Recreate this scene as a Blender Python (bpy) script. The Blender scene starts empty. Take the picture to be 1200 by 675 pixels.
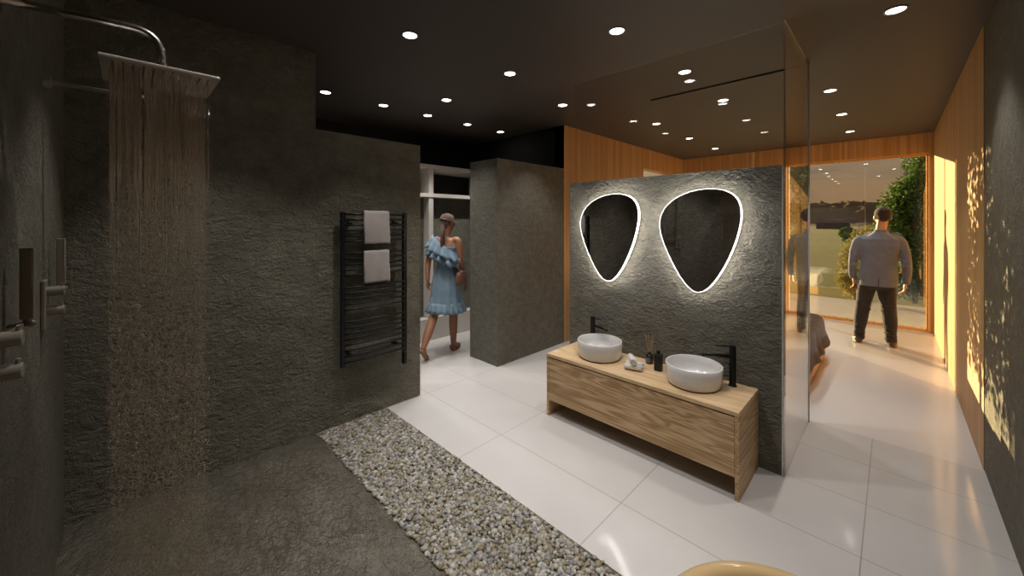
import bpy, bmesh, math, random
from mathutils import Vector, Matrix, noise
random.seed(7)
C = bpy.context.scene
COL = C.collection
PI = math.pi
# ---------------------------------------------------------------- helpers
def link(name, me, mat=None, parent=None):
    o = bpy.data.objects.new(name, me); COL.objects.link(o)
    if mat is not None and not me.materials: me.materials.append(mat)
    if parent is not None: o.parent = parent
    return o
def obj(name, bm, mat, parent=None, smooth=False, bevel=0, subd=0, loc=None):
    bmesh.ops.recalc_face_normals(bm, faces=bm.faces[:])
    me = bpy.data.meshes.new(name); bm.to_mesh(me); bm.free()
    if smooth:
        for p in me.polygons: p.use_smooth = True
    o = link(name, me, mat, parent)
    if loc is not None: o.location = loc
    if bevel:
        m = o.modifiers.new('bevel', 'BEVEL'); m.width = bevel; m.segments = 3; m.limit_method = 'ANGLE'; m.angle_limit = math.radians(40)
    if subd:
        m = o.modifiers.new('subd', 'SUBSURF'); m.levels = subd; m.render_levels = subd
    return o
def tag(o, label=None, cat=None, group=None, kind=None):
    if label: o['label'] = label
    if cat: o['category'] = cat
    if group: o['group'] = group
    if kind: o['kind'] = kind
    return o
def empty(name, loc, rz=0):
    o = bpy.data.objects.new(name, None); COL.objects.link(o); o.location = loc; o.rotation_euler = (0, 0, rz); o.empty_display_size = .1
    return o
def copy_tree(o, parent=None):
    c = o.copy(); COL.objects.link(c)
    if parent is not None: c.parent = parent
    for ch in list(o.children): copy_tree(ch, c)
    return c
def B(): return bmesh.new()
def box(bm, x0, x1, y0, y1, z0, z1):
    v = [bm.verts.new(p) for p in ((x0,y0,z0),(x1,y0,z0),(x1,y1,z0),(x0,y1,z0),(x0,y0,z1),(x1,y0,z1),(x1,y1,z1),(x0,y1,z1))]
    for f in ((0,3,2,1),(4,5,6,7),(0,1,5,4),(1,2,6,5),(2,3,7,6),(3,0,4,7)): bm.faces.new([v[i] for i in f])
    return bm
def frame_of(t):
    t = t.normalized(); a = Vector((0,0,1)) if abs(t.z) < .9 else Vector((0,1,0))
    n = t.cross(a).normalized(); return n, t.cross(n).normalized()
def tube(bm, pts, rad, n=12, cap=True, closed=False):
    pts = [Vector(p) for p in pts]; k = len(pts)
    if not isinstance(rad, (list, tuple)): rad = [rad]*k
    rings = []; N = None
    for i, p in enumerate(pts):
        a = pts[i-1] if i else (pts[-1] if closed else pts[0]); b = pts[(i+1) % k] if (i < k-1 or closed) else pts[-1]
        t = (b-a).normalized()
        if N is None: N, Bn = frame_of(t)
        else:
            N = (N - t*N.dot(t)).normalized(); Bn = t.cross(N)
        rings.append([bm.verts.new(p + (N*math.cos(2*PI*j/n) + Bn*math.sin(2*PI*j/n))*rad[i]) for j in range(n)])
    m = k if closed else k-1
    for i in range(m):
        r0, r1 = rings[i], rings[(i+1) % k]
        for j in range(n): bm.faces.new((r0[j], r0[(j+1) % n], r1[(j+1) % n], r1[j]))
    if cap and not closed:
        bm.faces.new(rings[0][::-1]); bm.faces.new(rings[-1])
    return bm
def lathe(bm, prof, c=(0,0,0), n=48, sx=1, sy=1, close=False):
    rings = []
    for r, z in prof:
        if r < 1e-6: rings.append([bm.verts.new((c[0], c[1], c[2]+z))])
        else: rings.append([bm.verts.new((c[0]+r*sx*math.cos(2*PI*j/n), c[1]+r*sy*math.sin(2*PI*j/n), c[2]+z)) for j in range(n)])
    for a, b in zip(rings, rings[1:]):
        for j in range(n):
            f = []
            for v in (a[j % len(a)], a[(j+1) % len(a)], b[(j+1) % len(b)], b[j % len(b)]):
                if v not in f: f.append(v)
            if len(f) > 2: bm.faces.new(f)
    return bm
def ell(bm, c, r, rot=None, seg=20, rings=12):
    M = Matrix.Translation(c) @ (rot.to_4x4() if rot else Matrix.Identity(4)) @ Matrix.Diagonal((r[0], r[1], r[2], 1))
    bmesh.ops.create_uvsphere(bm, u_segments=seg, v_segments=rings, radius=1, matrix=M)
def limb(bm, pts, rad, n=16):
    "closed tapering limb with rounded ends; radii may be pairs (across, front)"
    pts = [Vector(p) for p in pts]
    P, R = [], []
    for i in range(len(pts)-1):                      # resample smoothly
        p0, p1, p2, p3 = pts[max(i-1,0)], pts[i], pts[i+1], pts[min(i+2, len(pts)-1)]
        for k in range(6):
            t = k/6
            P.append(.5*((2*p1)+(-p0+p2)*t+(2*p0-5*p1+4*p2-p3)*t*t+(-p0+3*p1-3*p2+p3)*t**3)); 
            s = t*t*(3-2*t); R.append(rad[i]*(1-s)+rad[i+1]*s)
    P.append(pts[-1]); R.append(rad[-1])
    tube(bm, P, R, n); ell(bm, P[0], (R[0],)*3, seg=14, rings=8); ell(bm, P[-1], (R[-1],)*3, seg=14, rings=8)
def rings_body(bm, sec, n=40, close=True, wave=None):
    "sections: (z, half width x, half depth y, centre x, centre y)"
    rr = []
    for (z, a, b, cx, cy) in sec:
        ring = []
        for j in range(n):
            t = 2*PI*j/n; k = 1 + (wave(z, t) if wave else 0)
            c, s = math.cos(t), math.sin(t)
            ring.append(bm.verts.new((cx + a*k*math.copysign(abs(c)**.85, c), cy + b*k*math.copysign(abs(s)**.85, s), z)))
        rr.append(ring)
    for r0, r1 in zip(rr, rr[1:]):
        for j in range(n): bm.faces.new((r0[j], r0[(j+1) % n], r1[(j+1) % n], r1[j]))
    if close: bm.faces.new(rr[0][::-1]); bm.faces.new(rr[-1])
    return rr
def fuse(name, bm, mat, parent, vox=.006, smooth=4, loc=None):
    "one continuous skin over all the overlapping volumes"
    bmesh.ops.recalc_face_normals(bm, faces=bm.faces[:])
    me = bpy.data.meshes.new(name); bm.to_mesh(me); bm.free()
    o = link(name, me)
    r = o.modifiers.new('r', 'REMESH'); r.mode = 'VOXEL'; r.voxel_size = vox; r.use_smooth_shade = True
    s = o.modifiers.new('s', 'SMOOTH'); s.iterations = smooth; s.factor = .5
    dg = bpy.context.evaluated_depsgraph_get(); dg.update()
    new = bpy.data.meshes.new_from_object(o.evaluated_get(dg)); new.name = name
    for p in new.polygons: p.use_smooth = True
    bpy.data.objects.remove(o); bpy.data.meshes.remove(me)
    new.materials.clear()
    ob = link(name, new, mat, parent)
    return ob
# ---------------------------------------------------------------- materials
def mat(name, col=(.5,.5,.5), rough=.5, metal=0, spec=.5, coat=0, emit=None, es=0, sheen=0):
    m = bpy.data.materials.new(name); m.use_nodes = True
    b = m.node_tree.nodes['Principled BSDF']
    b.inputs['Base Color'].default_value = (*col, 1); b.inputs['Roughness'].default_value = rough
    b.inputs['Metallic'].default_value = metal; b.inputs['Specular IOR Level'].default_value = spec
    b.inputs['Coat Weight'].default_value = coat; b.inputs['Sheen Weight'].default_value = sheen
    if emit: b.inputs['Emission Color'].default_value = (*emit, 1); b.inputs['Emission Strength'].default_value = es
    return m
class NT:
    def __init__(s, m): s.t = m.node_tree; s.b = s.t.nodes.get('Principled BSDF')
    def n(s, typ, **kw):
        k = s.t.nodes.new(typ)
        for a, v in kw.items():
            if a in k.inputs.keys():
                k.inputs[a].default_value = v
            else: setattr(k, a, v)
        return k
    def l(s, a, b): s.t.links.new(a, b)
    def coords(s, scale=(1,1,1), rot=(0,0,0), out='Object'):
        tc = s.n('ShaderNodeTexCoord'); mp = s.n('ShaderNodeMapping'); mp.inputs['Scale'].default_value = scale; mp.inputs['Rotation'].default_value = rot
        s.l(tc.outputs[out], mp.inputs[0]); return mp.outputs[0]
    def noise(s, v, scale, detail=4, rough=.6, dist=0):
        k = s.n('ShaderNodeTexNoise'); k.inputs['Scale'].default_value = scale; k.inputs['Detail'].default_value = detail
        k.inputs['Roughness'].default_value = rough; k.inputs['Distortion'].default_value = dist; s.l(v, k.inputs['Vector']); return k.outputs['Fac']
    def ramp(s, f, stops):
        k = s.n('ShaderNodeValToRGB'); e = k.color_ramp.elements
        while len(e) < len(stops): e.new(.5)
        for i, (p, c) in enumerate(stops): e[i].position = p; e[i].color = (*c, 1)
        s.l(f, k.inputs[0]); return k.outputs[0]
    def math(s, op, a, b=None, c=None):
        k = s.n('ShaderNodeMath', operation=op)
        for i, x in enumerate((a, b, c)):
            if x is None: continue
            if isinstance(x, (int, float)): k.inputs[i].default_value = x
            else: s.l(x, k.inputs[i])
        return k.outputs[0]
    def bump(s, h, strength=.5, dist=.01, prev=None):
        k = s.n('ShaderNodeBump'); k.inputs['Strength'].default_value = strength; k.inputs['Distance'].default_value = dist
        s.l(h, k.inputs['Height'])
        if prev: s.l(prev, k.inputs['Normal'])
        s.l(k.outputs[0], s.b.inputs['Normal']); return k.outputs[0]
def stone(name, c0, c1, rough=.75, scale=1, bump=1, dist=.03, spec=.4, aniso=(1,1,1.9), contrast=True):
    m = mat(name, c0, rough, spec=spec); t = NT(m)
    v = t.coords(aniso)
    big = t.noise(v, 7*scale, 6, .62, .6); fine = t.noise(v, 34*scale, 5, .65, .3)
    vo = t.n('ShaderNodeTexVoronoi'); vo.inputs['Scale'].default_value = 16*scale; t.l(v, vo.inputs['Vector'])
    rid = t.math('ABSOLUTE', t.math('SUBTRACT', t.noise(v, 11*scale, 4, .6, 1.2), .5))
    h = t.math('ADD', t.math('MULTIPLY', big, .7), t.math('MULTIPLY', fine, .5))
    h = t.math('ADD', h, t.math('ADD', t.math('MULTIPLY', vo.outputs['Distance'], .22), t.math('MULTIPLY', rid, -1.1)))
    col = t.ramp(t.noise(v, 5*scale, 8, .7), [(.3, c0), (.72, c1)])
    t.l(col, t.b.inputs['Base Color']); t.bump(h, bump, dist)
    return m
M = {}
M['stone'] = stone('dark_rough_stone', (.17,.157,.112), (.34,.31,.235), .56, 1.25, 1.0, .12, spec=.5, aniso=(1,1,1.5))
M['stone_fine'] = stone('dark_textured_plaster', (.145,.135,.103), (.26,.242,.190), .56, 2.4, 1.0, .05, aniso=(1,1,1.2))
m = mat('wet_slate_floor', (.1,.09,.07), .2, spec=1.0, coat=.5); t = NT(m); v = t.coords((1,1.9,1), (0,0,.25)); t.b.inputs['Coat Roughness'].default_value = .12
t.l(t.ramp(t.noise(v, 4, 7, .65), [(.3, (.085,.074,.055)), (.7, (.15,.135,.105))]), t.b.inputs['Base Color'])
nn = t.bump(t.math('ADD', t.noise(v, 15, 4, .6, .5), t.math('MULTIPLY', t.noise(v, 48, 3, .55), .3)), 1.0, .03); t.l(nn, t.b.inputs['Coat Normal']); M['slate'] = m
M['dark_wall'] = stone('black_plaster', (.012,.012,.012), (.02,.02,.02), .8, 1.5, .5, .01)
def wood_slats(name, axis):
    m = mat(name, (.55,.32,.14), .5); t = NT(m)
    sc = [.35,.35,.25]; sc[axis] = 9
    v = t.coords(tuple(sc)); f = t.noise(v, 5, 3, .7)
    tc = t.n('ShaderNodeTexCoord'); sp = t.n('ShaderNodeSeparateXYZ'); t.l(tc.outputs['Object'], sp.inputs[0])
    x = sp.outputs[axis]
    bd = t.math('FRACT', t.math('MULTIPLY', x, 1/.035))
    gap = t.math('MULTIPLY', t.math('LESS_THAN', bd, .12), 1.0)
    cell = t.math('FLOOR', t.math('MULTIPLY', x, 1/.035))
    wn = t.n('ShaderNodeTexWhiteNoise', noise_dimensions='1D'); t.l(cell, wn.inputs['W'])
    mixv = t.math('ADD', t.math('MULTIPLY', f, .65), t.math('MULTIPLY', wn.outputs['Value'], .35))
    col = t.ramp(mixv, [(.25, (.42,.22,.08)), (.55, (.56,.33,.14)), (.8, (.66,.42,.20))])
    mx = t.n('ShaderNodeMix', data_type='RGBA'); mx.inputs[7].default_value = (.30,.12,.035,1)
    t.l(t.math('MULTIPLY', gap, .45), mx.inputs[0]); t.l(col, mx.inputs[6]); t.l(mx.outputs[2], t.b.inputs['Base Color'])
    t.bump(t.math('SUBTRACT', t.math('MULTIPLY', f, .15), gap), .35, .006)
    return m
M['slat_y'] = wood_slats('vertical_cedar_boards_side', 1)
M['slat_x'] = wood_slats('vertical_cedar_boards_end', 0)
def oak(name, long_axis=0, c=((.36,.21,.09),(.55,.36,.18),(.68,.48,.27)), rough=.45, s=1):
    m = mat(name, c[1], rough); t = NT(m)
    sc = [9*s,9*s,9*s]; sc[long_axis] = .6*s
    v = t.coords(tuple(sc))
    n1 = t.noise(v, 1.1, 3, .5, .9)
    w = t.n('ShaderNodeMath', operation='SINE'); t.l(t.math('MULTIPLY', n1, 64), w.inputs[0])
    sc2 = [60*s,60*s,60*s]; sc2[long_axis] = 2*s
    f = t.noise(t.coords(tuple(sc2)), 2, 4, .7)
    big = t.noise(t.coords((1,1,1)), 3.0, 2)
    g = t.math('ADD', t.math('MULTIPLY', w.outputs[0], .2), t.math('ADD', t.math('MULTIPLY', f, .55), t.math('MULTIPLY', big, .42)))
    t.l(t.ramp(g, [(.25, c[0]), (.5, c[1]), (.75, c[2])]), t.b.inputs['Base Color'])
    t.bump(f, .15, .002)
    return m
M['oak'] = oak('light_oak_veneer')
M['oak_top'] = oak('light_oak_top', 0, ((.55,.37,.20),(.66,.47,.27),(.74,.56,.35)), .4, .8)
M['oak_dark'] = oak('bed_oak', 1, ((.45,.22,.07),(.62,.34,.12),(.7,.42,.18)))
def tile_mat():
    m = mat('polished_white_tile', (.75,.72,.69), .12, spec=.5); t = NT(m)
    tc = t.n('ShaderNodeTexCoord'); sp = t.n('ShaderNodeSeparateXYZ'); t.l(tc.outputs['Object'], sp.inputs[0])
    def line(c, per, off, w):
        f = t.math('FRACT', t.math('ADD', t.math('MULTIPLY', c, 1/per), off/per))
        a = t.math('LESS_THAN', f, w/per); return a
    lx = line(sp.outputs[0], 1.0, .113+4, .005); ly = line(sp.outputs[1], .487, .487*5-2.005+.0, .005)
    g = t.math('MAXIMUM', lx, ly)
    n = t.noise(t.coords((1,1,1)), 1.4, 4)
    base = t.ramp(n, [(.3, (.57,.552,.538)), (.7, (.62,.603,.59))])
    mx = t.n('ShaderNodeMix', data_type='RGBA'); mx.inputs[7].default_value = (.32,.29,.27,1)
    t.l(g, mx.inputs[0]); t.l(base, mx.inputs[6]); t.l(mx.outputs[2], t.b.inputs['Base Color'])
    t.l(t.math('ADD', t.math('MULTIPLY', g, .5), .10), t.b.inputs['Roughness'])
    t.bump(t.math('MULTIPLY', g, -1), .3, .002)
    return m
M['tile'] = tile_mat()
M['bed_floor'] = mat('smooth_cream_floor', (.66,.645,.63), .22)
m = mat('dark_ceiling_paint', (.066,.054,.045), .5); t = NT(m); t.bump(t.noise(t.coords((1,1,1)), 60, 3), .05, .002); M['ceiling'] = m
M['white_frame'] = mat('white_lacquer', (.62,.58,.53), .45)
M['black_metal'] = mat('black_matt_metal', (.010,.012,.012), .35, .4)
M['black'] = mat('black_plastic', (.006,.006,.006), .4)
M['dark_glass'] = mat('black_gloss', (.012,.012,.014), .15)
M['grey_label'] = mat('grey_paper_label', (.16,.155,.15), .6)
M['chrome'] = mat('brushed_steel', (.62,.58,.54), .24, 1)
M['steel_dark'] = mat('dark_nickel', (.27,.235,.19), .4, .25)
M['pipe'] = mat('satin_steel', (.5,.46,.42), .4, .6)
M['ceramic'] = mat('white_ceramic', (.74,.72,.71), .12, coat=.5)
M['tan_acrylic'] = mat('tan_gloss', (.72,.50,.25), .12, coat=.6)
M['lens'] = mat('lit_lens', (1,1,1), .5, emit=(1,.93,.86), es=14)
M['led'] = mat('led_strip', (1,1,1), .5, emit=(1,.96,.93), es=18)
M['trim_ring'] = mat('downlight_ring', (.5,.48,.46), .4)
M['mirror'] = mat('mirror_silver', (.72,.71,.71), .02, 1)
def cloth(name, c0, c1, bump=.25, scale=120, rough=.9, sheen=.2, big=0):
    m = mat(name, c0, rough, sheen=sheen); t = NT(m); v = t.coords((1,1,1))
    f = t.noise(v, scale, 3); b = t.noise(v, 6, 4)
    t.l(t.ramp(t.math('ADD', t.math('MULTIPLY', f, .35), t.math('MULTIPLY', b, .65)), [(.3, c0), (.7, c1)]), t.b.inputs['Base Color'])
    n = t.bump(f, bump, .003)
    if big: t.bump(t.noise(t.coords((1,1,.5)), 9, 4, .6, .8), big, .03, n)
    return m
M['towel'] = cloth('pale_grey_towel', (.40,.36,.345), (.47,.43,.41), .5, 300)
M['white_towel'] = cloth('white_terry', (.70,.69,.67), (.80,.79,.77), .6, 300)
M['denim_blue'] = cloth('light_blue_cotton', (.12,.20,.28), (.24,.34,.42), .3, 200, big=.3)
M['jacket'] = cloth('grey_wool', (.105,.125,.175), (.18,.20,.265), .5, 160, big=.6)
M['jeans'] = cloth('black_denim', (.012,.011,.013), (.035,.03,.033), .3, 200, big=.6)
M['throw'] = cloth('dark_brown_throw', (.028,.016,.011), (.06,.034,.024), .5, 60, big=.5)
M['throw_grey'] = cloth('grey_fringe', (.25,.22,.2), (.4,.36,.33), .6, 60)
M['sheet'] = cloth('white_bed_linen', (.74,.71,.67), (.82,.79,.75), .2, 60, big=.4)
M['skin_f'] = mat('brown_skin', (.30,.135,.07), .5); M['skin_f'].node_tree.nodes['Principled BSDF'].inputs['Subsurface Weight'].default_value = .05
M['skin_m'] = mat('tan_skin', (.48,.25,.15), .5)
M['hair'] = cloth('dark_hair', (.012,.008,.006), (.035,.02,.013), .8, 90)
M['hair_f'] = cloth('brown_hair', (.05,.03,.022), (.12,.075,.055), .8, 70)
M['leather'] = cloth('brown_leather', (.13,.045,.02), (.22,.09,.045), .3, 60, .45)
M['leather_dark'] = cloth('dark_brown_leather', (.05,.025,.012), (.10,.055,.03), .3, 60, .45)
M['eye'] = mat('eye_white', (.7,.68,.65), .2)
M['reed'] = mat('rattan_reed', (.62,.42,.25), .7)
M['bark'] = stone('bark', (.09,.055,.03), (.2,.13,.075), .9, 3, 1, .02)
M['terrace'] = stone('terrace_concrete', (.5,.47,.43), (.62,.58,.53), .6, 1, .1, .01, aniso=(1,1,1))
M['concrete'] = mat('exterior_render', (.35,.32,.28), .8)
def leafmat(name, a, b):
    m = mat(name, a, .5); t = NT(m); g = t.n('ShaderNodeNewGeometry')
    t.l(t.ramp(g.outputs['Random Per Island'], [(.1, a), (.9, b)]), t.b.inputs['Base Color'])
    tl = t.n('ShaderNodeBsdfTranslucent'); t.l(t.b.inputs['Base Color'].links[0].from_socket, tl.inputs[0]); ms = t.n('ShaderNodeMixShader'); ms.inputs[0].default_value = .4
    t.l(t.b.outputs[0], ms.inputs[1]); t.l(tl.outputs[0], ms.inputs[2]); t.l(ms.outputs[0], t.t.nodes['Material Output'].inputs[0])
    return m
M['leaf_green'] = leafmat('green_leaves', (.035,.09,.015), (.13,.22,.04))
M['leaf_yellow'] = leafmat('yellow_leaves', (.16,.15,.03), (.40,.33,.08))
m = mat('meadow', (.10,.12,.02), .9); t = NT(m); v = t.coords((1,1,1))
t.l(t.ramp(t.noise(v, .05, 6, .65), [(.3, (.16,.15,.03)), (.7, (.26,.24,.05))]), t.b.inputs['Base Color']); M['meadow'] = m
m = mat('woodland', (.02,.018,.01), .95); t = NT(m); v = t.coords((1,1,1))
t.l(t.ramp(t.noise(v, .08, 8, .75), [(.3, (.07,.036,.016)), (.7, (.15,.085,.035))]), t.b.inputs['Base Color']); M['woodland'] = m
m = mat('pebble', (.4,.38,.33), .55); t = NT(m); g = t.n('ShaderNodeNewGeometry')
k = t.ramp(g.outputs['Random Per Island'], [(0, (.14,.12,.085)), (.2, (.30,.25,.155)), (.4, (.40,.385,.35)), (.6, (.20,.20,.20)), (.8, (.56,.54,.50)), (1, (.26,.21,.12))])
k2 = t.n('ShaderNodeMix', data_type='RGBA', blend_type='MULTIPLY'); k2.inputs[0].default_value = .5
t.l(k, k2.inputs[6]); t.l(t.ramp(t.noise(t.coords((1,1,1)), 70, 4), [(.3, (.6,.6,.6)), (.7, (1,1,1))]), k2.inputs[7]); t.l(k2.outputs[2], t.b.inputs['Base Color']); M['pebble'] = m
M['grit'] = stone('grit', (.12,.10,.065), (.2,.17,.12), .9, 6, 1, .01)
def pane_mat(name, r0, tint):
    m = bpy.data.materials.new(name); m.use_nodes = True; t = NT(m); t.t.nodes.clear()
    g = t.n('ShaderNodeNewGeometry'); d = t.n('ShaderNodeVectorMath', operation='DOT_PRODUCT')
    t.l(g.outputs['Incoming'], d.inputs[0]); t.l(g.outputs['Normal'], d.inputs[1])
    c = t.math('ABSOLUTE', d.outputs['Value'])
    f = t.math('MULTIPLY_ADD', t.math('POWER', t.math('SUBTRACT', 1, c), 5), 1-r0, r0)
    tr = t.n('ShaderNodeBsdfTransparent'); tr.inputs[0].default_value = (*tint, 1)
    gl = t.n('ShaderNodeBsdfGlossy'); gl.inputs['Roughness'].default_value = 0; gl.inputs['Color'].default_value = (.95,.95,.95,1)
    mx = t.n('ShaderNodeMixShader'); t.l(f, mx.inputs[0]); t.l(tr.outputs[0], mx.inputs[1]); t.l(gl.outputs[0], mx.inputs[2])
    o = t.n('ShaderNodeOutputMaterial'); t.l(mx.outputs[0], o.inputs[0]); return m
M['pane'] = pane_mat('window_glass', .15, (.93,.93,.92))
M['side_glass'] = pane_mat('reflective_side_glass', .45, (.97,.975,.97))
M['screen_glass'] = pane_mat('partition_glass', .045, (.97,.975,.97))
def water_mat():
    m = bpy.data.materials.new('falling_water'); m.use_nodes = True; t = NT(m); t.t.nodes.clear()
    g = t.n('ShaderNodeBsdfGlass'); g.inputs['IOR'].default_value = 1.33; g.inputs['Roughness'].default_value = 0.02; g.inputs['Color'].default_value = (1,.96,.9,1)
    tr = t.n('ShaderNodeBsdfTranslucent'); tr.inputs[0].default_value = (.75,.70,.62,1); mx = t.n('ShaderNodeMixShader'); mx.inputs[0].default_value = .93
    t.l(tr.outputs[0], mx.inputs[1]); t.l(g.outputs[0], mx.inputs[2])
    o = t.n('ShaderNodeOutputMaterial'); t.l(mx.outputs[0], o.inputs[0]); return m
M['water'] = water_mat()
# ---------------------------------------------------------------- camera
F, HY, H = 450.0, 259.0, 1.62
th = math.atan2(1047-600, F)
cam = bpy.data.cameras.new('camera'); co = bpy.data.objects.new('camera', cam); COL.objects.link(co); C.camera = co
co.location = (0, 0, H); co.rotation_euler = (PI/2, 0, th)
cam.sensor_width = 36; cam.lens = F/1200*36; cam.shift_y = -(337.5-HY)/1200; cam.clip_start = .02; cam.clip_end = 3000
# ---------------------------------------------------------------- the setting
CZ = 2.9; XL = -3.12; XR = .42
def st(name, bm, m, label=None, **k):
    o = obj(name, bm, m, **k); o['kind'] = 'structure'
    if label: o['label'] = label
    return o
st('ceiling', box(B(), -5.4, .8, -3.2, 8.4, CZ, CZ+.2), M['ceiling'])
# floors
bm = B(); box(bm, -5.2, XR, 1.60, 3.92, -.1, 0); box(bm, -5.2, XL, -3, 1.60, -.1, 0); box(bm, -.55, XR, -3, 1.60, -.1, 0)
st('floor', bm, M['tile'], 'white polished tile floor with thin grout joints')
st('floor_bedroom', box(B(), XL-.15, XR, 3.92, 8.2, -.1, 0), M['bed_floor'])
st('floor_shower', box(B(), XL, -.55, -3, 1.02, -.1, 0), M['slate'])
# left wall: low part by the door, full height part in the shower
bm = B(); pr_ = [(-3,0),(1.93,0),(1.93,2.32),(1.02,2.32),(1.02,CZ),(-3,CZ)]
A_ = [bm.verts.new((XL, y, z)) for y, z in pr_]; B_ = [bm.verts.new((XL-.35, y, z)) for y, z in pr_]
bm.faces.new(A_); bm.faces.new(B_[::-1])
for i in range(6): bm.faces.new((A_[i], A_[(i+1)%6], B_[(i+1)%6], B_[i]))
st('wall_left', bm, M['stone'], 'rough dark stone wall, stepped at the top, behind shower and towel radiator')
st('wall_shower', box(B(), XL, -1.42, -.38, -.23, 0, CZ), M['stone_fine'])
st('wall_block', box(B(), -3.60, XL, 2.91, 4.13, 0, 2.32), M['stone_fine'])
st('wall_back', box(B(), -3.12, .42, -3.1, -3, 0, CZ), M['stone'])
st('wall_corridor_end', box(B(), -5.2, XL-.002, 4.13, 4.28, 0, CZ), M['dark_wall'])
st('wall_corridor', box(B(), -5.25, -5.1, -.5, 4.15, 0, CZ), M['dark_wall'])
st('wall_corridor_near', box(B(), -5.25, XL-.35, -.6, -.5, 0, CZ), M['dark_wall'])
# bedroom left wall with the opening; unseen lower part widened to admit the sun patch
bm = B(); a, b = XL-.16, XL
box(bm, a, b, 4.13, 5.84, 0, CZ); box(bm, a, b, 5.84, 6.42, 2.05, CZ); box(bm, a, b, 6.42, 7.60, 2.55, CZ); box(bm, a, b, 7.60, 8.24, 0, CZ)
st('wall_bedroom_left', bm, M['slat_y'])
st('wall_right', box(B(), XR, XR+.2, -3.1, 3.93, 0, CZ), M['stone_fine'])
st('wall_bedroom_right', box(B(), XR-.004, XR+.2, 3.93, 8.2, 0, CZ), M['slat_y'])
bm = B(); box(bm, XL, XR, 8.2, 8.36, 2.61, CZ); box(bm, .365, XR+.2, 8.2, 8.36, 0, 2.61)
st('wall_far', bm, M['slat_x'])
# far window
w = empty('window_1', (0, 8.28, 0)); w['kind'] = 'structure'
bm = B(); box(bm, XL, .365, -.03, .03, 2.58, 2.61); box(bm, XL, .365, -.05, .03, 0, .035); box(bm, .34, .365, -.03, .03, .035, 2.58); box(bm, XL, XL+.03, -.03, .03, .035, 2.58)
box(bm, -1.72, -1.69, -.03, .03, .035, 2.58)
obj('window_frame', bm, M['oak_dark'], w); bm = B(); box(bm, XL+.03, .34, -.001, .001, .035, 2.58); obj('window_pane', bm, M['pane'], w)
w = empty('window_2', (XL-.08, 6.8, 0)); w['kind'] = 'structure'
bm = B(); box(bm, -.02, .02, .77, .80, 0, 2.55); box(bm, -.02, .02, -1.08, .77, 0, .03); obj('window_frame', bm, M['oak_dark'], w)
# vanity wall + glass enclosure above and beside it
st('wall_vanity', box(B(), -2.155, -.495, 2.94, 3.03, 0, 1.976), M['stone'], 'freestanding rough stone partition behind the vanity')
gp = empty('glass_partition', (-.5, 2.98, 0)); tag(gp, 'clear glass screen standing on the stone partition and returning beside it to the floor', 'glass screen')
bm = B(); box(bm, -1.625, .0, -.004, .004, 1.978, CZ-.002); obj('glass_pane', bm, M['screen_glass'], gp)
bm = B(); box(bm, .006, .016, -.035, .90, .002, CZ-.002); obj('glass_pane', bm, M['side_glass'], gp)
bm = B(); box(bm, -.003, .005, -.042, -.036, .0, 1.976); box(bm,.003,.022,.901,.909,0,CZ-.002); obj('edge_profile', bm, mat('pale_glass_edge', (.75,.72,.68), .3), gp)
tk = obj('ceiling_track', box(B(), -1.82, -.5, 3.915, 3.935, CZ-.012, CZ), M['black']); tag(tk, 'thin black track line on the ceiling behind the glass screen', 'ceiling track')
# ---------------------------------------------------------------- pebble strip
bm = B()
box(bm, XL, -.55, 1.02, 1.60, -.1, -.004)
st('floor_pebble_bed', bm, M['grit'])
def ico():
    b = B(); bmesh.ops.create_icosphere(b, subdivisions=1, radius=1); vs = [v.co.copy() for v in b.verts]; fs = [[v.index for v in f.verts] for f in b.faces]; b.free(); return vs, fs
IV, IF = ico()
verts, faces = [], []
def add_pebble(c, a, b, h, rz, tilt):
    R = Matrix.Rotation(rz, 3, 'Z') @ Matrix.Rotation(tilt, 3, 'X'); sd = Vector((random.random()*99,)*3); o = len(verts)
    for v in IV:
        k = 1 + .42*noise.noise(v*1.5+sd)
        q = Vector((math.copysign(abs(v.x)**.85, v.x)*a, v.y*b, v.z*h))*k; verts.append(tuple(R @ q + c))
    faces.extend([[i+o for i in f] for f in IF])
x = XL+.012
while x < -.56:
    y = 1.03
    while y < 1.595:
        s = random.choice((random.uniform(.7,1.1), random.uniform(.9,1.5), random.uniform(1.2,1.8)))
        px, py = x+random.uniform(-.010,.010), y+random.uniform(-.010,.010)
        a = .0126*s
        if XL+a < px < -.55-a and 1.02+a*.7 < py < 1.60-a*.7:
            add_pebble(Vector((px, py, .0+random.uniform(-.003,.006))), a, a*random.uniform(.6,.9), a*random.uniform(.5,.7), random.uniform(0, PI), random.uniform(-.3,.3))
        y += .0158
    x += .0158
me = bpy.data.meshes.new('pebbles'); me.from_pydata(verts, [], faces)
for p in me.polygons: p.use_smooth = True
o = link('pebbles', me, M['pebble']); tag(o, 'strip of small grey and tan pebbles between slate and white tile', 'pebbles', kind='stuff')
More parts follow.
